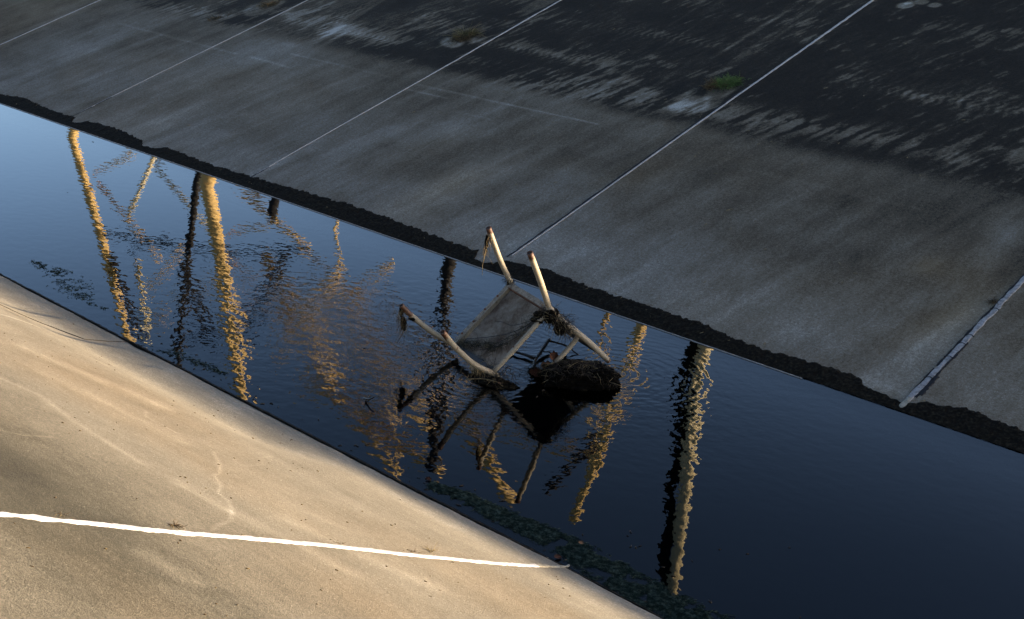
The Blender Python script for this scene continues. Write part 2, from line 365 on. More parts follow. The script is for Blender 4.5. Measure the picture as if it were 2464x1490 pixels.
def zw(X, Y): return np.where(Y > 7.245, np.clip((Y-7.245)/.03, 0, 1)**2*.006, 0)
tag(sheet('water', np.concatenate([[-140, -60, -30], rs(-20, 0, .5), [10, 80]]), ysW, zw, {}, M_wat), kind='structure', label='dark blue channel water reflecting sky and pylons')

# ------------------------------------------------------------------ wet algae strips at the water lines
M_crust, t, b = nmat('wet_algae'); tc = N(t, 'TexCoord').outputs['Object']
n_ = noise(t, tc, 45, 5, .7)
t.links.new(ramp(t, n_, [(.33, (.003, .0026, .0018)), (.5, (.010, .0085, .0055)), (.64, (.028, .024, .015)), (.8, (.07, .06, .042))]).outputs[0], b.inputs['Base Color'])
b.inputs['Roughness'].default_value = .9; b.inputs['Specular IOR Level'].default_value = .08
bp = N(t, 'Bump'); bp.inputs['Strength'].default_value = .8; bp.inputs['Distance'].default_value = .008; t.links.new(n_, bp.inputs['Height']); t.links.new(bp.outputs[0], b.inputs['Normal'])
TOP = [(-24, 7.44), (-22, 7.44), (-17, 7.42), (-15.9, 7.40), (-15.656, 7.401), (-15.18, 7.481), (-14.55, 7.43), (-13.90, 7.43), (-13.82, 7.33), (-13.72, 7.36), (-13.666, 7.445), (-13.184, 7.475), (-12.524, 7.44), (-12.36, 7.345), (-12.2, 7.36), (-12.04, 7.44), (-11.228, 7.405), (-10.551, 7.424), (-9.936, 7.447), (-9.189, 7.487), (-8.785, 7.487), (-8.209, 7.463), (-7.767, 7.436), (-7.43, 7.436), (-7.36, 7.35), (-7.24, 7.315), (-7.16, 7.36), (-7.10, 7.43), (-6.645, 7.493), (-6.218, 7.448), (-5.703, 7.461), (-5.137, 7.459), (-4.888, 7.415), (-4.509, 7.407), (-4.266, 7.431), (-3.90, 7.449), (-3.835, 7.39), (-3.56, 7.335), (-3.50, 7.34), (-3.44, 7.41), (-3.169, 7.469), (-2.978, 7.463), (-2.805, 7.45), (0, 7.47), (2, 7.42), (4, 7.48), (6, 7.43)]
def crust(name, x0, x1, edge0, topf, zf_, th, label, rag=.030):
    xs = np.arange(x0, x1, .012); verts = []; faces = []; K = 7
    for i, x in enumerate(xs):
        tp = topf(x)+rag*(fbm(np.array([x*26]), np.array([1.]), 400, 4, .6)[0]-.5)*2
        for k in range(K):
            f_ = k/(K-1); y = edge0+(tp-edge0)*f_
            xx = x+.018*(fbm(np.array([x*15.]), np.array([y*15.]), 402, 2)[0]-.5)*2*f_
            hh = th*(.4+1.2*fbm(np.array([x*22.]), np.array([y*22.]), 401, 3)[0])*(1 if k < K-1 else -.5)
            verts.append((xx, y, zf_(xx, y)+hh))
    n = len(xs)
    for i in range(n-1):
        for k in range(K-1):
            a = i*K+k; faces.append((a, a+K, a+K+1, a+1) if topf(x0) > edge0 else (a, a+1, a+K+1, a+K))
    me = bpy.data.meshes.new(name); me.from_pydata(verts, [], faces); me.validate()
    return tag(link(name, me, M_crust), kind='stuff', label=label)
tx, ty = zip(*TOP)
crust('wet_algae_band', -24, 6, FE-.014, lambda x: float(np.interp(x, tx, ty))+.008, lambda x, y: (y-FE)*TF, .008, 'black wet algae band with ragged top along the far waterline')
crust('wet_algae_rim', -18, 4, NE+.03, lambda x: NE-.016-.012*float(fbm(np.array([x*1.7]), np.array([0.]), 410, 3)[0]), lambda x, y: (NE-y)*TN, .006, 'narrow dark green algae rim along the near waterline', .008)

# ------------------------------------------------------------------ joint sealant strips
def seal_mat(name, c0, c1, rough=.7):
    m_, t, b = nmat(name); tc = N(t, 'TexCoord').outputs['Object']
    n_ = noise(t, tc, 38, 5, .7)
    t.links.new(ramp(t, n_, [(.3, c0), (.62, c1)]).outputs[0], b.inputs['Base Color']); b.inputs['Roughness'].default_value = rough
    bp = N(t, 'Bump'); bp.inputs['Strength'].default_value = .6; bp.inputs['Distance'].default_value = .004; t.links.new(n_, bp.inputs['Height']); t.links.new(bp.outputs[0], b.inputs['Normal'])
    return m_
M_seal = seal_mat('grey_sealant', (.28, .27, .25), (.50, .49, .47)); M_white = seal_mat('white_sealant', (.32, .31, .29), (.68, .68, .69))
M_seal2 = seal_mat('worn_sealant', (.12, .115, .10), (.42, .41, .39)); M_thin = seal_mat('thin_sealant', (.26, .25, .22), (.42, .41, .38)); M_gap = seal_mat('joint_gap', (.004, .004, .004), (.012, .011, .010))
M_dullend = seal_mat('dirty_sealant', (.16, .14, .09), (.40, .37, .28))
def strip(name, path, wf, zf_, th, mat, parent=None, rag=.25, step=.012, seed=0, smooth=False):
    """ribbon of real thickness following path (x,y) on a slope, width wf(s) metres; ragged edges"""
    pts = [V(p[0], p[1], 0) for p in path]; L = [0]
    for a, b_ in zip(pts[:-1], pts[1:]): L.append(L[-1]+(b_-a).length)
    n = max(2, int(L[-1]/step)); bm = bmesh.new(); prev = None
    for i in range(n+1):
        s = L[-1]*i/n; k = max(j for j in range(len(L)) if L[j] <= s+1e-9); k = min(k, len(pts)-2)
        f_ = (s-L[k])/(L[k+1]-L[k]); p = pts[k].lerp(pts[k+1], f_); d = (pts[k+1]-pts[k]).normalized(); q = V(d.y, -d.x, 0)
        w_ = wf(s/L[-1])
        wl = w_*(.5+rag*mnoise.noise(V(s*14, seed, 0))+rag*.6*mnoise.noise(V(s*45, seed, 3))); wr = w_*(.5+rag*mnoise.noise(V(s*14, seed, 9))+rag*.6*mnoise.noise(V(s*45, seed, 7)))
        off = .10*w_*mnoise.noise(V(s*5, seed, 5))
        row = []
        for dx, hz in ((-wl, -.004), (-wl*.85, th), (0, th*1.25), (wr*.85, th), (wr, -.004)):
            x = p.x+q.x*(dx+off); y = p.y+q.y*(dx+off); row.append(bm.verts.new((x, y, zf_(x, y)+hz)))
        if prev:
            for a in range(4): bm.faces.new((prev[a], prev[a+1], row[a+1], row[a]))
        prev = row
    bmesh.ops.recalc_face_normals(bm, faces=bm.faces)
    if parent: return part(name, bm, mat, parent, smooth)
    return single(name, bm, mat, smooth)
def zfl(x, y):
    xa, ya = np.array([float(x)]), np.array([float(y)])
    return float(zf(xa, ya)[0])+.003
G_ = 'sealed joints across the far slope'
def joint(jx, y0, y1, wseal, mat, label, gaps=(), group=G_, zl=zfl, th=.0022, wf=None):
    e = empty('sealed_joint', (jx, y0, zl(jx, y0)), label, 'concrete joint', group)
    strip('sealant', [(jx, y0), (jx+.004, (y0+y1)/2), (jx, y1)], wf or (lambda s: wseal), zl, th, mat, e, seed=jx)
    for (dx, a, b_, w_) in gaps:
        strip('open_gap', [(jx+dx, a), (jx+dx, b_)], lambda s, w_=w_: w_, zl, th*.5, M_gap, e, rag=.7, seed=jx+a)
    return e
joint(-17.4, 7.9, 16.8, .022, M_thin, 'faint thin pale joint line in the upper left corner')
joint(-13.97, 7.52, 16.8, .020, M_thin, 'thin pale joint line second from the left on the far slope', [(0, 7.30, 7.95, .016)], wf=lambda s: .008+.012*min(1, s*3))
joint(-10.52, 7.48, 16.8, .024, M_seal, 'pale joint line running up beside the brown weed tuft', [(0, 7.28, 7.62, .014)], wf=lambda s: .007+.015*min(1, s*2.0))
joint(-7.1, 7.50, 16.8, .034, M_seal, 'white joint line running up beside the green weed tuft', [(-.022, 7.47, 9.95, .014), (-.024, 10.1, 10.6, .014)], wf=lambda s: .008+.020*min(1, s*1.7))
e = joint(-3.52, 7.29, 16.8, .038, M_seal2, 'wide crumbling grey joint strip at the right edge', [(-.024, 7.75, 8.9, .012), (.026, 7.42, 8.05, .014), (.036, 7.45, 7.66, .03), (-.024, 7.45, 7.72, .008)], th=.003)
strip('algae_stain', [(-3.522, 7.285), (-3.523, 7.40)], lambda s: .036, zfl, .0055, M_dullend, e, seed=3)
joint(-.05, 7.4, 16.8, .024, M_seal, 'pale joint line to the right of the wide crumbling one')
# cracks running across the wide strip
for yy in (8.12, 8.02, 7.62, 7.86, 8.45):
    strip('cross_crack', [(-3.55, yy-.008), (-3.52, yy+.01), (-3.49, yy)], lambda s: .006, lambda x, y: zfl(x, y)+.0034, .0015, M_gap, e, step=.004, seed=yy)
M_crk = seal_mat('brown_crack', (.02, .015, .01), (.05, .038, .025))
# near bank
znl = lambda x, y: zn1(x, y)+.003
sc = strip('glint_strip', [(-19, 7.243), (-12, 7.241), (-8, 7.244), (-4.2, 7.243)], lambda s: .011*(1-.5*s), lambda x, y: .0025, .003, M_thin, None, rag=.5, step=.02, seed=77); tag(sc, kind='stuff', label='thin pale painted glint along the far waterline')  # pale strip painted in for the bright reflection at the water's edge
near_path = [(-3.48, -2.7), (-3.47, -.8), (-3.50, 1.1), (-3.537, 1.57), (-3.539, 1.835), (-3.532, 2.121), (-3.552, 2.471), (-3.565, 2.859), (-3.558, 3.275), (-3.562, 3.773), (-3.577, 4.05)]
e = empty('sealed_joint', (-3.56, 4.1, .08), 'brilliant white sealed joint across the sunlit slope', 'concrete joint')
strip('sealant', near_path, lambda s: .035-.010*max(0, s*1.9-.9), znl, .0025, M_white, e, rag=.42, seed=31)
strip('dirty_end', [(-3.577, 4.05), (-3.585, 4.20), (-3.60, 4.30)], lambda s: .026-.016*s, lambda x, y: max(znl(x, y), .003), .003, M_dullend, e, rag=.6, seed=35)
e = empty('open_joint', (-7.8, 3.8, .2), 'thin dark open joint in the near slope at the left edge', 'concrete joint')
strip('open_gap', [(-8.3, 3.2), (-7.956, 3.654), (-7.847, 3.796), (-7.723, 3.878), (-7.46, 3.96), (-7.415, 4.10), (-7.446, 4.25)], lambda s: .005, znl, .001, M_crk, e, rag=.3, seed=41)

# ------------------------------------------------------------------ overturned chair
def paint_mat():
    m_, t, b = nmat('chipped_cream_paint'); tc = N(t, 'TexCoord').outputs['Object']
    n1 = noise(t, tc, 26, 5, .7); n2 = noise(t, tc, 120, 3, .7)
    base = ramp(t, n2, [(.3, (.24, .20, .13)), (.7, (.42, .365, .25))])
    rust = ramp(t, n2, [(.3, (.018, .008, .004)), (.7, (.13, .055, .022))])
    f_ = ramp(t, n1, [(.60, (0, 0, 0)), (.66, (1, 1, 1))])
    mx = N(t, 'MixRGB'); t.links.new(f_.outputs[0], mx.inputs[0]); t.links.new(base.outputs[0], mx.inputs[1]); t.links.new(rust.outputs[0], mx.inputs[2])
    # rust creeps in from the open tube mouths, stored as an attribute that also paints their hollows dark
    at = N(t, 'Attribute', attribute_name='rust').outputs['Fac']
    ra = ramp(t, math_(t, 'ADD', at, math_(t, 'MULTIPLY', math_(t, 'SUBTRACT', n1, .5), .9)), [(.45, (0, 0, 0)), (.6, (1, 1, 1))])
    mx2 = N(t, 'MixRGB'); t.links.new(ra.outputs[0], mx2.inputs[0]); t.links.new(mx.outputs[0], mx2.inputs[1]); t.links.new(rust.outputs[0], mx2.inputs[2])
    t.links.new(mx2.outputs[0], b.inputs['Base Color']); b.inputs['Roughness'].default_value = .55
    bp = N(t, 'Bump'); bp.inputs['Strength'].default_value = .5; bp.inputs['Distance'].default_value = .001; t.links.new(n1, bp.inputs['Height']); t.links.new(bp.outputs[0], b.inputs['Normal'])
    return m_
M_paint = paint_mat()
M_rust = seal_mat('rusty_iron', (.045, .018, .008), (.17, .075, .035), .85)
M_dark = seal_mat('dark_wet_wood', (.006, .005, .004), (.025, .02, .015), .5)
m_, t, b = nmat('weathered_seat_board'); M_seat = m_; tc = N(t, 'TexCoord').outputs['Object']
n1 = noise(t, mapped(t, tc, (1, 1, 1)), 7, 5, .6); n2 = noise(t, tc, 60, 4, .7)
v = math_(t, 'ADD', n1, math_(t, 'MULTIPLY', math_(t, 'SUBTRACT', n2, .5), .35))
t.links.new(ramp(t, v, [(.30, (.13, .085, .055)), (.44, (.25, .20, .14)), (.58, (.40, .35, .27)), (.72, (.52, .47, .38))]).outputs[0], b.inputs['Base Color']); b.inputs['Roughness'].default_value = .8
bp = N(t, 'Bump'); bp.inputs['Strength'].default_value = .4; bp.inputs['Distance'].default_value = .002; t.links.new(n2, bp.inputs['Height']); t.links.new(bp.outputs[0], b.inputs['Normal'])

M_railtop = seal_mat('grimy_rail', (.10, .065, .04), (.34, .30, .22), .8)
TL, TR, BR, BL, EN = V(-5.813, 6.132, .449), V(-5.299, 5.969, .451), V(-5.462, 5.659, .057), V(-5.956, 5.766, .067), V(-5.088, 6.325, .097)
ch = empty('metal_chair', (-5.6, 5.9, 0), 'overturned cream painted metal chair with rusty legs sticking up out of the water', 'chair')
def leg(name, pts, r=.018, mouth=True, rust=None, label=None):
    P = catmull(pts, 8); bm = bmesh.new(); tube(bm, P, r, 16, mouth, .0)
    lay = bm.verts.layers.float.new('rust')  # rust near the tips, plus the dark painted inside the tube mouths
    for i, v_ in enumerate(bm.verts):
        d = (v_.co-P[0]).length; v_[lay] = rust(d, v_.co) if rust else 0
        if mouth and i >= 16*len(P): v_[lay] = 1.6  # inside of the mouth painted dark, in place of shade in the hollow
    return part(name, bm, M_paint, ch, True, label)
leg('leg', [V(-5.852, 5.951, .86), V(-5.841, 6.004, .736), V(-5.828, 6.061, .61), V(-5.813, 6.113, .51), V(-5.806, 6.150, .44)], rust=lambda d, c_: max(0, .95-d*9)+.42*math.exp(-((d-.24)/.035)**2), label='lit leg with weeds hanging from its tip')
leg('leg', [V(-5.324, 5.782, .853), V(-5.312, 5.877, .658), V(-5.300, 5.965, .462), V(-5.293, 5.99, .42)], .0195, rust=lambda d, c_: max(0, .95-d*9), label='tallest straight leg lit by the sun')
leg('leg', [V(-6.106, 5.442, .37), V(-6.081, 5.492, .309), V(-6.027, 5.61, .192), V(-5.973, 5.73, .099), V(-5.93, 5.80, .04)], rust=lambda d, c_: max(0, 1-d*6)+.12, label='bent brown leg reaching left over the water')
leg('leg', [V(-5.540, 5.276, .39), V(-5.520, 5.378, .266), V(-5.494, 5.51, .137), V(-5.466, 5.65, .05), V(-5.46, 5.69, .02)], rust=lambda d, c_: max(0, 1-d*9), label='bent cream leg lowest over the water')
# rust-ringed lower part and backrest post running down to the mud
post = leg('backrest_post', [TR+V(-.004, -.012, .02), V(-5.25, 6.048, .364), V(-5.208, 6.122, .299), V(-5.148, 6.224, .198), EN+V(.0, .01, -.02)], .0195, False, rust=lambda d, c_: max(0, d*1.6-.42))
leg('armrest', [V(-5.238, 6.075, .345), V(-5.208, 6.124, .300), V(-5.205, 6.150, .262), V(-5.232, 6.130, .20), V(-5.262, 6.07, .125), V(-5.305, 5.995, .04), V(-5.33, 5.95, -.03)], .0165, False, rust=lambda d, c_: .2+max(0, d*2.6-.55))
TE = TL+(EN-TR)
leg('backrest_post', [TL+V(0, 0, -.01), TL.lerp(TE, .5), TE], .012, False, rust=lambda d, c_: .3)
bm = bmesh.new(); q0, q1, q2, q3 = TL.lerp(TR, .04), TL.lerp(TR, .96), EN, TE
q2 = q3.lerp(q2, .96); gb = [[bm.verts.new(q0.lerp(q1, i/10).lerp(q3.lerp(q2, i/10), j/10)+V(0, 0, -.012)) for i in range(11)] for j in range(11)]
for j in range(10):
    for i in range(10): bm.faces.new((gb[j][i], gb[j][i+1], gb[j+1][i+1], gb[j+1][i]))
bmesh.ops.solidify(bm, geom=bm.faces[:], thickness=.004)
part('backrest_panel', bm, M_dark, ch, False)
# seat: a board recessed in an angle-iron rim
nrm = (TR-TL).cross(BL-TL).normalized()
if nrm.z < 0: nrm = -nrm           # points up towards the legs
def sp(u, v_, h_=0):               # u along the top edge, v down towards the water
    return (TL.lerp(TR, u)).lerp(BL.lerp(BR, u), v_)+nrm*h_
bm = bmesh.new(); nu, nv = 24, 24
g = [[bm.verts.new(sp(.07+.86*i/nu, .05+.93*j/nv, -.018-.010*math.sin(math.pi*i/nu)*math.sin(math.pi*j/nv)+.003*mnoise.noise(V(i*.4, j*.4, 0)))) for i in range(nu+1)] for j in range(nv+1)]
for j in range(nv):
    for i in range(nu): bm.faces.new((g[j][i], g[j][i+1], g[j+1][i+1], g[j+1][i]))
r_ = bmesh.ops.solidify(bm, geom=bm.faces[:], thickness=.006)
bmesh.ops.recalc_face_normals(bm, faces=bm.faces); part('seat_panel', bm, M_seat, ch, False)
def bar(name, a, b_, wu, wv, mat, ax, par=ch, segs=10, sag=0, label=None):
    """flat bar from a to b, wu across along ax, wv along nrm, slightly uneven"""
    bm = bmesh.new(); d = (b_-a).normalized(); rows = []
    for i in range(segs+1):
        f_ = i/segs; p = a.lerp(b_, f_)+nrm*sag*math.sin(math.pi*f_); p += ax*.002*mnoise.noise(V(f_*5, a.x*9, 0))
        rows.append([bm.verts.new(p+ax*wu*x+nrm*wv*y) for x, y in ((-.5, -.5), (.5, -.5), (.5, .5), (-.5, .5))])
    for i in range(segs):
        for k in range(4): bm.faces.new((rows[i][k], rows[i][(k+1) % 4], rows[i+1][(k+1) % 4], rows[i+1][k]))
    bm.faces.new(rows[0][::-1]); bm.faces.new(rows[-1]); bmesh.ops.recalc_face_normals(bm, faces=bm.faces)
    return part(name, bm, mat, par, False, label)
eu = (TR-TL).normalized(); ev = (BL-TL).normalized()
bar('seat_rail', sp(.0, -.02), sp(0, 1.0), .034, .006, M_railtop, eu)
bar('seat_rail_lip', sp(.040, 0, -.012), sp(.040, 1, -.012), .005, .030, M_paint, eu)
bar('seat_rail', sp(.0, .0, .004), sp(1, .0, .004), .036, .006, M_railtop, ev, label='rusty rail along the top edge of the seat')
bar('seat_rail_lip', sp(.03, .042, -.010), sp(.98, .042, -.010), .006, .028, M_rust, ev)
bar('seat_rail', sp(.02, .985, .0), sp(.99, .985, .0), .030, .008, M_dark, ev, label='wet black rail along the lower edge of the seat')
bm = bmesh.new(); P = catmull([sp(1.0, .12, .0), sp(1.01, .4, .0), sp(1.005, .7, 0), sp(.995, 1.0, 0)], 8); tube(bm, P, .0165, 14)
lay = bm.verts.layers.float.new('rust')
for v_ in bm.verts: v_[lay] = .62*math.exp(-((v_.co-sp(1, .62)).length/.022)**2)
part('seat_tube', bm, M_paint, ch)
for u_, v_ in ((.0, .2), (.0, .42), (.0, .62), (.0, .82), (1.0, .62)):
    bm = bmesh.new(); bmesh.ops.create_uvsphere(bm, u_segments=10, v_segments=6, radius=.0085)
    bmesh.ops.translate(bm, verts=bm.verts, vec=sp(u_, v_, .005 if u_ < .5 else .012)); part('bolt', bm, M_rust, ch)

# ------------------------------------------------------------------ weeds
def weed_mat(name, c0, c1, c2, rough=.85):
    m_, t, b = nmat(name); g_ = N(t, 'NewGeometry').outputs['Random Per Island'] if False else noise(t, N(t, 'TexCoord').outputs['Object'], 35, 3, .8)
    t.links.new(ramp(t, g_, [(.32, c0), (.5, c1), (.72, c2)]).outputs[0], b.inputs['Base Color']); b.inputs['Roughness'].default_value = rough
    return m_
M_weed = weed_mat('dead_weed', (.004, .003, .002), (.022, .016, .009), (.10, .08, .04))
M_straw = weed_mat('dry_straw', (.10, .075, .035), (.22, .17, .08), (.36, .29, .15))
M_moss = weed_mat('wet_moss', (.003, .0035, .002), (.012, .015, .006), (.045, .05, .02))
M_green = weed_mat('green_grass', (.02, .035, .006), (.07, .13, .025), (.16, .26, .07))
M_olive = weed_mat('olive_grass', (.025, .025, .008), (.07, .07, .02), (.17, .15, .05))
M_brown = weed_mat('brown_grass', (.035, .020, .008), (.10, .065, .025), (.22, .17, .07))
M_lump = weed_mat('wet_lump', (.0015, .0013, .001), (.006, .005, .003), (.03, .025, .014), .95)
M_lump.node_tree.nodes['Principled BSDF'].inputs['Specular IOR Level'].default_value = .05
def strand(bm, p, d, L, r, droop=.5, curl=.6, seg=5):
    """thin curved strand"""
    n = 6; pts = [p.copy()]; d = d.normalized()
    for i in range(n):
        d = (d+V(random.gauss(0, curl), random.gauss(0, curl), random.gauss(0, curl)-droop)*.35).normalized()
        pts.append(pts[-1]+d*L/n)
    tube(bm, pts, [r*(1-.75*i/n) for i in range(n+1)], 3)
def tangle(name, pts, n, L, r, spread, label, mat, droop=.4, curl=.9, cat='weeds', group=None, zmin=.002):
    bm = bmesh.new(); P = catmull(pts, 6)
    for i in range(n):
        p = random.choice(P)+V(random.gauss(0, spread), random.gauss(0, spread), random.gauss(0, spread))
        p.z = max(p.z, zmin)
        strand(bm, p, V(random.gauss(0, 1), random.gauss(0, 1), random.gauss(0, .7)), L*random.uniform(.5, 1.4), r*random.uniform(.6, 1.5), droop, curl)
    for v_ in bm.verts: v_.co.z = max(v_.co.z, zmin)
    return single(name, bm, mat, label=label, cat=cat, group=group)
GW = 'dead weeds tangled on the chair'
def clump(bm, c_, rx, ry, rz, seed=0, amp=.35):
    """ragged wet lump, so a tangle is not see-through everywhere"""
    s = bmesh.ops.create_icosphere(bm, subdivisions=4, radius=1)
    for v_ in s['verts']:
        q = v_.co.copy(); k = 1+amp*mnoise.noise(q*1.7+V(seed, 0, 0))+amp*.6*mnoise.noise(q*5+V(0, seed, 0))+amp*.35*mnoise.noise(q*13)
        v_.co = V(q.x*rx*k, q.y*ry*k, q.z*rz*k)+c_
def tangle2(name, pts, n, L, r, spread, label, mat, lumps=(), straw=0, **k):
    bm = bmesh.new(); P = catmull(pts, 6); kw = dict(droop=.4, curl=.9); zmin = k.pop('zmin', .002); kw.update({a: k.pop(a) for a in ('droop', 'curl') if a in k})
    for i in range(n):
        p = random.choice(P)+V(*[random.gauss(0, spread) for _ in range(3)])
        strand(bm, p, V(random.gauss(0, 1), random.gauss(0, 1), random.gauss(0, .7)), L*random.uniform(.5, 1.4), r*random.uniform(.6, 1.5), **kw)
    nf = len(bm.faces)
    for j, (c_, a, b_, d) in enumerate(lumps): clump(bm, V(*c_), a, b_, d, j*7+n)
    nf2 = len(bm.faces)
    for i in range(straw):
        p = random.choice(P)+V(*[random.gauss(0, spread) for _ in range(3)])
        strand(bm, p, V(random.gauss(0, 1), random.gauss(0, 1), random.gauss(0, .7)), L*random.uniform(.8, 1.8), r, **kw)
    bm.faces.ensure_lookup_table()
    for f_ in bm.faces[nf:nf2]: f_.material_index = 2
    for f_ in bm.faces[nf2:]: f_.material_index = 1
    for v_ in bm.verts: v_.co.z = max(v_.co.z, zmin)
    o = single(name, bm, mat, label=label, cat='weeds', group=GW, **k); o.data.materials.append(M_straw); o.data.materials.append(M_lump); return o
tangle2('weed_tangle', [TR+V(-.03, -.02, -.01), TR+V(.02, .02, -.05), V(-5.24, 6.04, .35), V(-5.22, 6.06, .31)], 380, .085, .0017, .024, 'thick knot of dead weeds where the tall leg meets the seat corner', M_weed,
        [(TR+V(.012, .012, -.045), .045, .05, .052), (TR+V(-.045, -.035, -.045), .045, .035, .03), (TR+V(.055, .05, -.115), .035, .04, .05)], 60)
tangle2('weed_tangle', [V(-5.815, 6.115, .50), V(-5.81, 6.14, .455)], 70, .05, .0015, .012, 'small dark weed wrap at the foot of the left lit leg', M_weed, [((-5.812, 6.14, .455), .022, .022, .03)], 12, droop=.9)
tangle2('weed_tangle', [V(-5.853, 5.965, .82), V(-5.870, 5.955, .76), V(-5.872, 5.96, .71), V(-5.875, 5.96, .675)], 55, .05, .0013, .006, 'straw coloured weeds hanging from the tip of the left lit leg', M_brown, [((-5.866, 5.957, .765), .012, .012, .038), ((-5.874, 5.96, .71), .007, .007, .022)], 25, droop=1.6, curl=.5)
tangle2('weed_tangle', [V(-6.10, 5.45, .355), V(-6.105, 5.44, .30), V(-6.10, 5.45, .25), V(-6.09, 5.46, .215)], 110, .055, .0013, .015, 'ragged brown weeds drooping from the far left leg', M_brown, [((-6.095, 5.455, .245), .026, .010, .045), ((-6.108, 5.445, .33), .014, .012, .035), ((-6.065, 5.50, .275), .03, .008, .012)], 25, droop=1.5, curl=.6)
tangle2('weed_tangle', [sp(.97, .15, .02), sp(.88, .42, .01), sp(.72, .72, 0), sp(.50, .78, 0), sp(.22, .90, .005), sp(.1, .98, .005)], 420, .07, .0012, .013, 'green black weeds lying across the underside of the seat', M_moss, [(sp(.96, .2, .005), .05, .03, .012)], 50, droop=.3)
tangle2('weed_tangle', [BR+V(-.07, -.05, .05), BR+V(0, 0, .0), BR+V(.07, .05, -.02), V(-5.40, 5.60, .01)], 240, .06, .0014, .035, 'wet black weeds heaped under the lowest leg at the waterline', M_weed, [((-5.44, 5.63, -.005), .12, .085, .035), ((-5.56, 5.66, -.005), .09, .05, .03), ((-5.33, 5.66, -.01), .07, .05, .025)], 40)
tangle2('weed_tangle', [V(-5.50, 5.47, .15), V(-5.49, 5.52, .12), V(-5.48, 5.58, .08)], 60, .06, .0012, .010, 'thin weeds looped around the lowest cream leg', M_straw, [], 20, droop=1.3)
for k, (u0, v0, u1, v1, sg) in enumerate(((.98, .22, .12, .90, .30), (.97, .25, .35, .86, .22), (.96, .20, .55, .80, .12), (1.0, .35, .70, .95, .05))):
    pass
# hanging strings
def string(pts, r, mat, label, name='dangling_straw', cat='straw', group=None, seg=5):
    bm = bmesh.new(); P = catmull(pts, 8)
    P = [p+V(*[.0015*mnoise.noise(p*60+V(k, 0, 0)) for k in (0, 9, 18)]) for p in P]
    tube(bm, P, [r*(1-.5*i/len(P)) for i in range(len(P))], seg); return single(name, bm, mat, label=label, cat=cat, group=group)
string([V(-5.873, 5.96, .70), V(-5.885, 5.96, .655), V(-5.900, 5.962, .60), V(-5.903, 5.964, .55), V(-5.905, 5.965, .52)], .0028, M_straw, 'pale stem dangling below the left lit leg')
string([V(-6.09, 5.46, .215), V(-6.094, 5.44, .17), V(-6.10, 5.41, .12)], .002, M_brown, 'thin stem dangling below the far left leg')
string([V(-5.55, 5.50, .02), V(-5.46, 5.56, .035), V(-5.38, 5.60, .03), V(-5.33, 5.61, .012)], .003, M_straw, 'curved straw lying on the black weeds below the lowest leg')
def branch(paths, mat, label, name='branch', cat='branch'):
    bm = bmesh.new()
    for pts, r in paths:
        P = catmull(pts, 8); P = [p+V(.004*mnoise.noise(p*22), .004*mnoise.noise(p*22+V(5, 0, 0)), .003*mnoise.noise(p*22+V(9, 0, 0))) for p in P]
        tube(bm, P, [r*(1-.5*i/len(P)) for i in range(len(P))], 7, wob=.3)
    return single(name, bm, mat, label=label, cat=cat)
branch([([sp(.98, .20, .02), sp(.80, .45, .008), sp(.50, .66, .004), sp(.12, .86, .006)], .0035), ([sp(.98, .24, .02), sp(.86, .55, .006), sp(.62, .80, .004), sp(.40, .93, .006)], .003), ([sp(.97, .2, .02), sp(.7, .40, .012), sp(.45, .44, .004), sp(.33, .48, .004)], .0022), ([sp(.80, .50, .004), sp(.55, .88, .004)], .002)], M_dark, 'thin dark vines sagging across the underside of the seat', 'vine', 'vine')
branch([([V(-5.64, 6.36, .06), V(-5.57, 6.22, .035), V(-5.521, 6.113, .015), V(-5.44, 6.00, .01), V(-5.39, 5.93, -.01)], .013), ([V(-5.521, 6.113, .015), V(-5.62, 6.10, .02), V(-5.72, 6.08, .015), V(-5.80, 6.02, -.01)], .011), ([V(-5.57, 6.22, .03), V(-5.50, 6.21, .045), V(-5.44, 6.22, .03)], .006), ([V(-5.64, 6.36, .05), V(-5.52, 6.40, .04), V(-5.42, 6.42, .0)], .008), ([V(-5.70, 6.08, .015), V(-5.66, 5.98, .0)], .007)],
       M_dark, 'forked black branch lying in the water behind the seat')
branch([([V(-5.76, 4.85, -.005), V(-5.715, 4.83, .012), V(-5.67, 4.82, .03), V(-5.64, 4.83, .05)], .006), ([V(-5.715, 4.83, .01), V(-5.69, 4.80, .012), V(-5.66, 4.76, .0)], .005), ([V(-5.715, 4.83, .01), V(-5.74, 4.88, .02)], .004)], M_dark, 'small dark twig poking out of the water left of the chair', 'twig', 'twig')
# reddish tube cover and dead leaves
def leaf(c_, size, tilt, rot, label, mat, name='dead_leaf', cat='leaf', curl=.5, group=None):
    bm = bmesh.new(); n = 8; rows = []
    for i in range(n+1):
        f_ = i/n; w_ = math.sin(math.pi*min(1, f_*.96+.04))**.7*.42*(1+.25*math.sin(f_*19))
        rows.append([V((f_-.5), s_*w_, curl*(s_*s_)*w_*.6+.25*curl*(f_-.5)**2*4*.5) for s_ in (-1, -.5, 0, .5, 1)])
    Mx = Matrix.Rotation(rot, 3, 'Z') @ Matrix.Rotation(tilt, 3, 'X') @ Matrix.Rotation(tilt*.6, 3, 'Y')
    vv = [[bm.verts.new(Mx @ (p*size)+V(*c_)) for p in r] for r in rows]
    for i in range(n):
        for k in range(4): bm.faces.new((vv[i][k], vv[i+1][k], vv[i+1][k+1], vv[i][k+1]))
    bmesh.ops.solidify(bm, geom=bm.faces[:], thickness=size*.02)
    return single(name, bm, mat, label=label, cat=cat, group=group)
M_leaf = seal_mat('rust_brown_leaf', (.05, .018, .008), (.17, .06, .025), .7)
M_leaf2 = seal_mat('pale_brown_leaf', (.18, .09, .045), (.36, .22, .12), .7)
leaf((-5.300, 6.035, .115), .085, 1.0, .9, 'rust red dead leaf stuck on the bent arm tube', M_leaf)
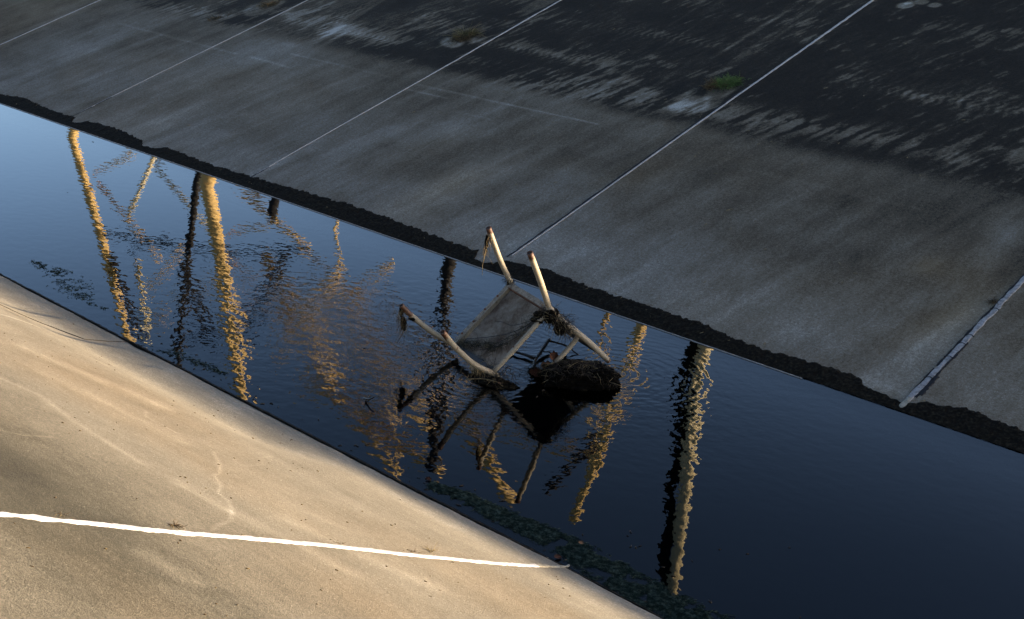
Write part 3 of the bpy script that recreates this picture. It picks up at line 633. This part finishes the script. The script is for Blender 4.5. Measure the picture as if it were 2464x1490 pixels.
leaf((-5.300, 5.985, .052), .10, .6, .6, 'orange brown dead leaf wrapped lower on the arm tube', M_leaf2)
leaf((-5.330, 5.915, .018), .10, .35, .7, 'red brown dead leaf at the waterline beside the mud mound', M_leaf)
leaf((-4.69, 4.40, .006), .035, .2, .3, 'tiny red brown leaf floating beside the sunlit slope', M_leaf)
leaf((-3.68, 4.31, .006), .04, .2, 1.2, 'dark red leaf floating near the end of the white joint', M_leaf)
leaf((-3.70, 4.50, .005), .03, .1, .4, 'small yellow leaf floating on the algae', M_leaf2)
leaf((-5.35, 5.60, .03), .022, .3, .2, 'tiny pale leaf on the black weeds by the lowest leg', M_leaf2)

# mud mound beside the arm tube
M_mud = seal_mat('wet_mud', (.008, .007, .006), (.03, .026, .020), .8)
m_, t, b = nmat('mud_covered_mound'); M_mud = m_; tc = N(t, 'TexCoord').outputs['Object']; n_ = noise(t, tc, 40, 6, .8)
t.links.new(ramp(t, n_, [(.4, (.002, .002, .0015)), (.62, (.007, .006, .004)), (.80, (.035, .03, .02))]).outputs[0], b.inputs['Base Color']); b.inputs['Roughness'].default_value = .95; b.inputs['Specular IOR Level'].default_value = .06
bp = N(t, 'Bump'); bp.inputs['Strength'].default_value = 1; bp.inputs['Distance'].default_value = .012; t.links.new(n_, bp.inputs['Height']); t.links.new(bp.outputs[0], b.inputs['Normal'])
md = empty('mud_mound', (-5.06, 6.12, 0), 'black mound of mud and weeds holding the chair back in the water', 'mud mound')
bm = bmesh.new(); s = bmesh.ops.create_icosphere(bm, subdivisions=6, radius=1)
ax1 = V(.74, .67, 0).normalized(); ax2 = V(-.67, .74, 0)
for v_ in s['verts']:
    q = v_.co.copy(); e_ = lambda x, p_: math.copysign(abs(x)**p_, x)
    k = 1+.22*mnoise.noise(q*1.6+V(2, 4, 1))+.18*mnoise.noise(q*4.2)+.10*mnoise.noise(q*9)+.07*mnoise.noise(q*22)+.05*mnoise.noise(q*48)
    x, y, z = e_(q.x, .72)*.235*k, e_(q.y, .8)*.17*k, e_(q.z, .8)*.125*k
    z *= .78+.24*(q.x*.5+.5)
    v_.co = V(-5.105, 6.075, -.004)+ax1*x+ax2*y+V(0, 0, z)
part('mud', bm, M_mud, md)
bm = bmesh.new()
for i in range(700):
    a = random.uniform(-1, 1); b_ = random.uniform(-1, 1)
    p = V(-5.10, 6.075, .10)+ax1*a*.22+ax2*b_*.12
    p.z = .115*math.sqrt(max(.05, 1-a*a*.7-b_*b_*.6))+.015
    strand(bm, p, V(random.gauss(0, 1), random.gauss(0, 1), -.1), random.uniform(.03, .09), .0013, .3, .5)
part('weeds', bm, M_weed, md)
bm = bmesh.new()
for i in range(70):
    a = random.uniform(-1, 1); b_ = random.uniform(-1, 1); p = V(-5.10, 6.075, .10)+ax1*a*.22+ax2*b_*.12; p.z = .11*math.sqrt(max(.05, 1-a*a*.7-b_*b_*.6))+.02
    strand(bm, p, V(random.gauss(0, 1), random.gauss(0, 1), -.05), random.uniform(.04, .14), .0014, .25, .35)
part('straws', bm, M_straw, md)
tangle2('weed_tangle', [V(-5.42, 5.93, .01), V(-5.36, 5.95, .02), V(-5.31, 6.0, .03)], 200, .05, .0013, .028, 'mossy fringe of weeds left of the mud mound', M_moss, [((-5.34, 5.96, .0), .085, .06, .028)], 15)

# ------------------------------------------------------------------ tufts growing on the slopes
def tuft(name, x, y, zfun, n, L, spread, mats, label, lean=(0, 0), cat='weed', flat=False, group=None, r=.0022, sy=1., base=True):
    z0 = zfun(x, y); e = empty(name, (x, y, z0), label, cat, group)
    for mi, (mat, frac, Lk, off) in enumerate(mats):
        bm = bmesh.new()
        for i in range(int(n*frac)):
            a = random.uniform(0, 6.28); q = abs(random.gauss(0, 1))*spread
            px, py = x+off[0]+math.cos(a)*q, y+off[1]+math.sin(a)*q*sy
            d = V(math.cos(a)*.8+lean[0], math.sin(a)*.8+lean[1], random.uniform(.25, 1.1) if not flat else random.uniform(.1, .5))
            strand(bm, V(px, py, zfun(px, py)), d, L*Lk*random.uniform(.4, 1.3), r, .5, .5)
        part('blades', bm, mat, e)
    return e
GT = 'weeds growing on the far slope'
tuft('weed_tuft', -7.375, 10.60, zfl, 700, .10, .05, [(M_brown, .35, .8, (-.04, -.05)), (M_green, .65, .9, (.03, .01))], 'bright green tuft beside the white joint', group=GT, sy=1.2, r=.003)
tuft('weed_tuft', -10.90, 10.58, zfl, 360, .11, .06, [(M_brown, .6, .8, (0, -.05)), (M_weed, .2, .8, (-.02, -.06)), (M_straw, .12, 1.7, (0, .02)), (M_olive, .35, 1.5, (0, .05))], 'brown spiky tuft on a pale patch by the second joint', group=GT, r=.0028)
tuft('weed_tuft', -14.42, 10.48, zfl, 260, .09, .08, [(M_brown, .8, .8, (0, 0)), (M_straw, .2, 1.2, (0, 0))], 'brown tuft cut by the top edge of the photo', group=GT)
tuft('weed_tuft', -14.80, 9.93, zfl, 90, .09, .06, [(M_brown, .7, .8, (0, 0)), (M_moss, .3, 1.2, (0, 0))], 'tiny yellow brown tuft in the upper left', group=GT, base=False)
tuft('weed_tuft', -16.65, 10.25, zfl, 130, .10, .08, [(M_brown, .7, .8, (0, 0)), (M_straw, .3, 1.2, (0, 0))], 'small brown tuft at the very top left', group=GT, base=False)
tuft('weed_tuft', -3.565, 8.52, zfl, 60, .045, .018, [(M_brown, .8, .8, (0, 0)), (M_weed, .5, 1.2, (0, 0))], 'small brown sprig beside the crumbling joint at right', group=GT, r=.0015, base=False)
GN = 'dry sprigs along the white joint'
tuft('weed_sprig', -3.600, 2.20, znl, 34, .035, .006, [(M_brown, 1, 1, (0, 0))], 'tiny brown sprig above the white joint at left', group=GN, r=.0012, base=False)
tuft('weed_sprig', -3.63, 3.43, znl, 20, .045, .01, [(M_straw, 1, 1, (0, 0))], 'pale dry sprig above the white joint near the water', group=GN, r=.0012, base=False)
tuft('weed_sprig', -3.60, 3.30, znl, 16, .03, .02, [(M_brown, 1, 1, (0, 0))], 'flattened brown sprig left of the pale dry one', group=GN, r=.0012, flat=True, base=False)
tuft('weed_sprig', -3.60, 2.93, znl, 14, .02, .02, [(M_brown, 1, 1, (0, 0))], 'few brown bits midway along the white joint', group=GN, r=.001, flat=True, base=False)
tuft('weed_sprig', -3.60, 1.80, znl, 14, .03, .012, [(M_brown, 1, 1, (0, 0))], 'brown bits on the white joint at the left edge', group=GN, r=.001, flat=True, base=False)
# litter: small chips and straws scattered over both slopes
bm = bmesh.new()
for i in range(150):
    x = random.uniform(-16, -2.5); y = random.choice([random.uniform(7.5, 10.2), random.uniform(9.6, 12.8), random.uniform(7.3, 7.46)])
    L_ = random.uniform(.008, .035); a = random.uniform(0, 3.14); p = V(x, y, zfl(x, y)+.003); q = p+V(math.cos(a)*L_, math.sin(a)*L_, math.sin(a)*L_*TF)
    tube(bm, [p, (p+q)/2+V(.002, .002, .002), q], .0022, 4)
single('litter', bm, M_straw, kind='stuff', label='tiny pale straws and chips scattered over the dark slope')
bm = bmesh.new()
for i in range(260):
    x = random.uniform(-8, -2.6); y = random.uniform(1.2, 4.1); L_ = random.uniform(.003, .012); a = random.uniform(0, 3.14); p = V(x, y, zn1(x, y)+.002); q = p+V(math.cos(a)*L_, math.sin(a)*L_, -math.sin(a)*L_*TN)
    tube(bm, [p, (p+q)/2+V(0, 0, .001), q], random.uniform(.0008, .002), 4)
single('grit', bm, M_brown, kind='stuff', label='dark grit scattered over the sunlit slope')

# ------------------------------------------------------------------ filamentous algae on the water
M_alg = weed_mat('teal_algae', (.005, .010, .008), (.024, .038, .028), (.10, .135, .105), .6)
M_alg.node_tree.nodes['Principled BSDF'].inputs['Specular IOR Level'].default_value = .05
M_alg.node_tree.nodes['Principled BSDF'].inputs['Roughness'].default_value = .95
def algae(center, halfw, n, label, thr=.38, r=.0014):
    bm = bmesh.new(); P = catmull([V(*c_, 0) for c_ in center], 10); L = len(P)
    for i in range(n):
        f_ = random.random(); k = min(int(f_*(L-1)), L-2); p = P[k].lerp(P[k+1], random.random()); d = (P[k+1]-P[k]).normalized(); q = V(-d.y, d.x, 0)
        hw = float(np.interp(f_, *zip(*halfw)))
        u = random.gauss(0, .45); 
        if abs(u) > 1.1: continue
        s0 = p+q*u*hw
        if fbm(np.array([s0.x*14.]), np.array([s0.y*14.]), 500, 3)[0] < thr: continue
        pts = [s0]; a = math.atan2(d.y, d.x)+random.gauss(0, .35)+1.1*mnoise.noise(s0*11)
        Ls = random.uniform(.012, .038)
        for j in range(4):
            a += random.gauss(0, .45); pts.append(pts[-1]+V(math.cos(a), math.sin(a), 0)*Ls/4)
        z0 = .0008+.004*random.random()
        prev = None
        for j, w_ in enumerate((.3, 1, 1, .8, .2)):
            t_ = (pts[min(j+1, 4)]-pts[max(j-1, 0)]).normalized(); nn = V(-t_.y, t_.x, 0)*r*w_*random.uniform(.7, 1.3)
            pr = [bm.verts.new(pts[j]-nn+V(0, 0, z0-.001)), bm.verts.new(pts[j]+V(0, 0, z0+r*.8)), bm.verts.new(pts[j]+nn+V(0, 0, z0-.001))]
            if prev: bm.faces.new((prev[0], prev[1], pr[1], pr[0])); bm.faces.new((prev[1], prev[2], pr[2], pr[1]))
            prev = pr
    return single('floating_algae', bm, M_alg, label=label, kind='stuff')
algae([(-4.66, 4.37), (-4.45, 4.40), (-4.17, 4.41), (-3.84, 4.43), (-3.52, 4.41), (-3.29, 4.385), (-3.0, 4.37), (-2.6, 4.4)], ((0, .03), (.15, .05), (.35, .075), (.6, .11), (.8, .12), (1, .12)), 24000, 'teal algae mat floating along the sunlit slope')
algae([(-9.45, 4.58), (-9.1, 4.62), (-8.85, 4.58), (-8.5, 4.50), (-8.1, 4.46)], ((0, .04), (.3, .10), (.6, .15), (1, .02)), 900, 'dark algae patch floating in the left of the channel', .47, r=.0014)
algae([(-7.3, 4.33), (-6.9, 4.40), (-6.6, 4.42)], ((0, .03), (.5, .05), (1, .02)), 260, 'wisps of dark algae near the left waterline')

bm = bmesh.new()
for i in range(110):
    cx_, cy_, sx_, sy_ = random.choice(((-6.75, 4.42, .5, .06), (-3.4, 4.5, .6, .12), (-4.6, 4.38, .6, .04), (-5.6, 5.3, .5, .4), (-2.9, 4.9, .4, .3), (-9, 5.5, 3, .9)))
    p = V(random.gauss(cx_, sx_), max(4.32, random.gauss(cy_, sy_)), .002); a = random.uniform(0, 6.3); L_ = random.uniform(.006, .03)
    tube(bm, [p, p+V(math.cos(a), math.sin(a), .02)*L_*.5, p+V(math.cos(a+.3), math.sin(a+.3), 0)*L_], random.uniform(.0012, .0035), 5)
single('floating_litter', bm, M_weed, kind='stuff', label='tiny dark bits of litter floating on the water')
# ------------------------------------------------------------------ steel pylons and poles standing beyond the far slope (seen mirrored in the water)
M_ste = seal_mat('lit_ochre_steel', (.56, .38, .13), (.76, .55, .22), .7); M_sdk = seal_mat('black_shaded_steel', (.002, .002, .002), (.005, .004, .0035), .8); M_pole = seal_mat('pale_pole', (.58, .50, .28), (.74, .65, .40), .7)  # ochre for sunlit members, black for shaded ones: light put into the colour
def beam(name, pts, r, mat, par, y=22., seg=12, square=False):
    bm = bmesh.new(); P = [V(x, y, z) for x, z in pts]
    if len(P) > 2: P = catmull(P, 6)
    tube(bm, P, r, 4 if square else seg); return part(name, bm, mat, par, not square)
ZB = zc
A = empty('lattice_pylon', (-37, 22, ZB), 'ochre lattice pylon mirrored in the left part of the water', 'pylon', 'steel pylons mirrored in the channel')
beam('leg', [(-43.2, ZB), (-41.66, 6.51), (-39.97, 9.83), (-38.66, 12.88), (-37.3, 16)], .14, M_ste, A)
beam('leg', [(-34.6, ZB), (-33.63, 6.43), (-32.87, 8.96), (-32.04, 12.74), (-31.3, 16)], .21, M_ste, A)
beam('leg', [(-33.2, ZB), (-33.98, 6.73), (-35.0, 10.86), (-35.6, 13.5), (-36.0, 16)], .12, M_sdk, A, 22.)
beam('brace', [(-40.2, 9.95), (-33.53, 8.95), (-29.18, 7.87)], .085, M_sdk, A, 22.3, square=True)
beam('brace', [(-37.2, 6.8), (-38.95, 9.1)], .07, M_pole, A, 22.5)
beam('brace', [(-33.2, 6.7), (-29.2, 7.9)], .07, M_ste, A, 22.5)
beam('brace', [(-29.28, 7.89), (-31.6, 11.0)], .12, M_sdk, A, 21.8, square=True)
beam('brace', [(-34.3, 9.4), (-32.9, 11.6)], .14, M_sdk, A, 21.6, square=True)
beam('brace', [(-39.5, 10.5), (-37.75, 13.2)], .09, M_sdk, A, 22.1, square=True)
beam('brace', [(-38.0, 10.4), (-37.6, 13.1)], .075, M_pole, A, 22.2)
beam('brace', [(-38.1, 12.5), (-36.4, 11.9)], .07, M_ste, A, 22.2)
beam('brace', [(-36.3, 11.2), (-33.0, 9.7)], .06, M_ste, A, 22.4)
beam('brace', [(-35.6, 12.3), (-32.3, 11.5)], .10, M_sdk, A, 22.3, square=True)
for (x0, z0, x1, z1_, rr, mt) in ((-40.9, 8.0, -37.6, 6.6, .05, M_ste), (-40.6, 8.3, -36.9, 10.1, .05, M_ste), (-37.0, 7.0, -33.6, 8.6, .05, M_pole), (-35.0, 8.9, -38.2, 11.7, .055, M_ste), (-33.0, 9.0, -30.2, 10.2, .05, M_ste), (-38.9, 10.3, -36.4, 9.2, .045, M_sdk), (-33.0, 8.3, -30.6, 7.4, .05, M_ste), (-32.6, 10.6, -29.4, 9.6, .055, M_ste)):
    beam('brace', [(x0, z0), (x1, z1_)], rr, mt, A, 22.4)
B = empty('lattice_pylon', (-22, 22, ZB), 'ochre lattice pylon mirrored in the water around the chair', 'pylon', 'steel pylons mirrored in the channel')
beam('leg', [(-15.9, ZB), (-16.87, 6.63), (-17.67, 9.7), (-18.40, 11.96)], .11, M_ste, B)
beam('leg', [(-28.4, 3.3), (-27.51, 8.0), (-25.6, 10.9), (-24.9, 13.4)], .035, M_ste, B, 22.3)
beam('brace', [(-22.5, 10.5), (-20.36, 12.3)], .12, M_ste, B)
beam('brace', [(-18.2, 6.6), (-18.25, 10.7)], .05, M_ste, B, 22.4)
beam('brace', [(-23.5, 10.9), (-18.3, 10.4)], .08, M_ste, B, 22.4)
beam('brace', [(-17.92, 9.68), (-19.48, 11.68)], .10, M_sdk, B, 22.2, square=True)
beam('brace', [(-29.3, 7.9), (-24.3, 9.4), (-17.4, 8.9)], .06, M_ste, B, 22.4)
beam('brace', [(-28.6, 11.4), (-24.9, 13.2)], .09, M_ste, B, 22.2)
beam('brace', [(-25.9, 8.3), (-22.9, 10.7)], .06, M_ste, B, 22.5)
beam('brace', [(-28.6, 9.6), (-25.6, 7.4)], .06, M_ste, B, 22.5)
for (x0, z0, x1, z1_, rr) in ((-31.5, 8.6, -28.0, 11.9, .13), (-28.0, 8.3, -31.0, 11.6, .12), (-30.6, 10.2, -26.2, 10.6, .14), (-29.8, 12.2, -25.4, 11.7, .12), (-27.2, 9.6, -23.8, 11.9, .13), (-24.8, 9.0, -23.3, 10.4, .11), (-30.5, 9.3, -26.8, 9.0, .11), (-26.9, 12.4, -23.6, 12.8, .13)):
    beam('brace', [(x0, z0), (x1, z1_)], rr, M_ste, B, 22.6)
def pole(x, z1, r, mat, label, lean=0., y=22.):
    e = empty('utility_pole', (x, y, ZB), label, 'pole', 'poles mirrored in the channel')
    beam('shaft', [(x, ZB), (x+lean, z1)], r, mat, e, y, 20)
    bm = bmesh.new(); tube(bm, [V(x+lean, y, z1), V(x+lean, y, z1+.06), V(x+lean, y, z1+.1)], [r*1.06, r*1.06, r*.6], 20); part('cap', bm, mat, e)
    return e
pp = pole(-15.12, 12.5, .14, M_pole, 'thick half lit pole mirrored right of the chair', -.22)
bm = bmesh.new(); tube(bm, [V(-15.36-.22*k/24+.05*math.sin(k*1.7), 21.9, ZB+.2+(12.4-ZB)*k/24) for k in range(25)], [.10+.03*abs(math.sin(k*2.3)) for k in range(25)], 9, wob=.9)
part('shade_side', bm, M_lump, pp)  # added dark tube standing in for the pole's shaded side
pole(-22.8, 12.4, .16, M_sdk, 'dark pole mirrored just left of the chair', -.5)
pole(-30.2, 7.05, .13, M_sdk, 'short dark pole mirrored near the far waterline')
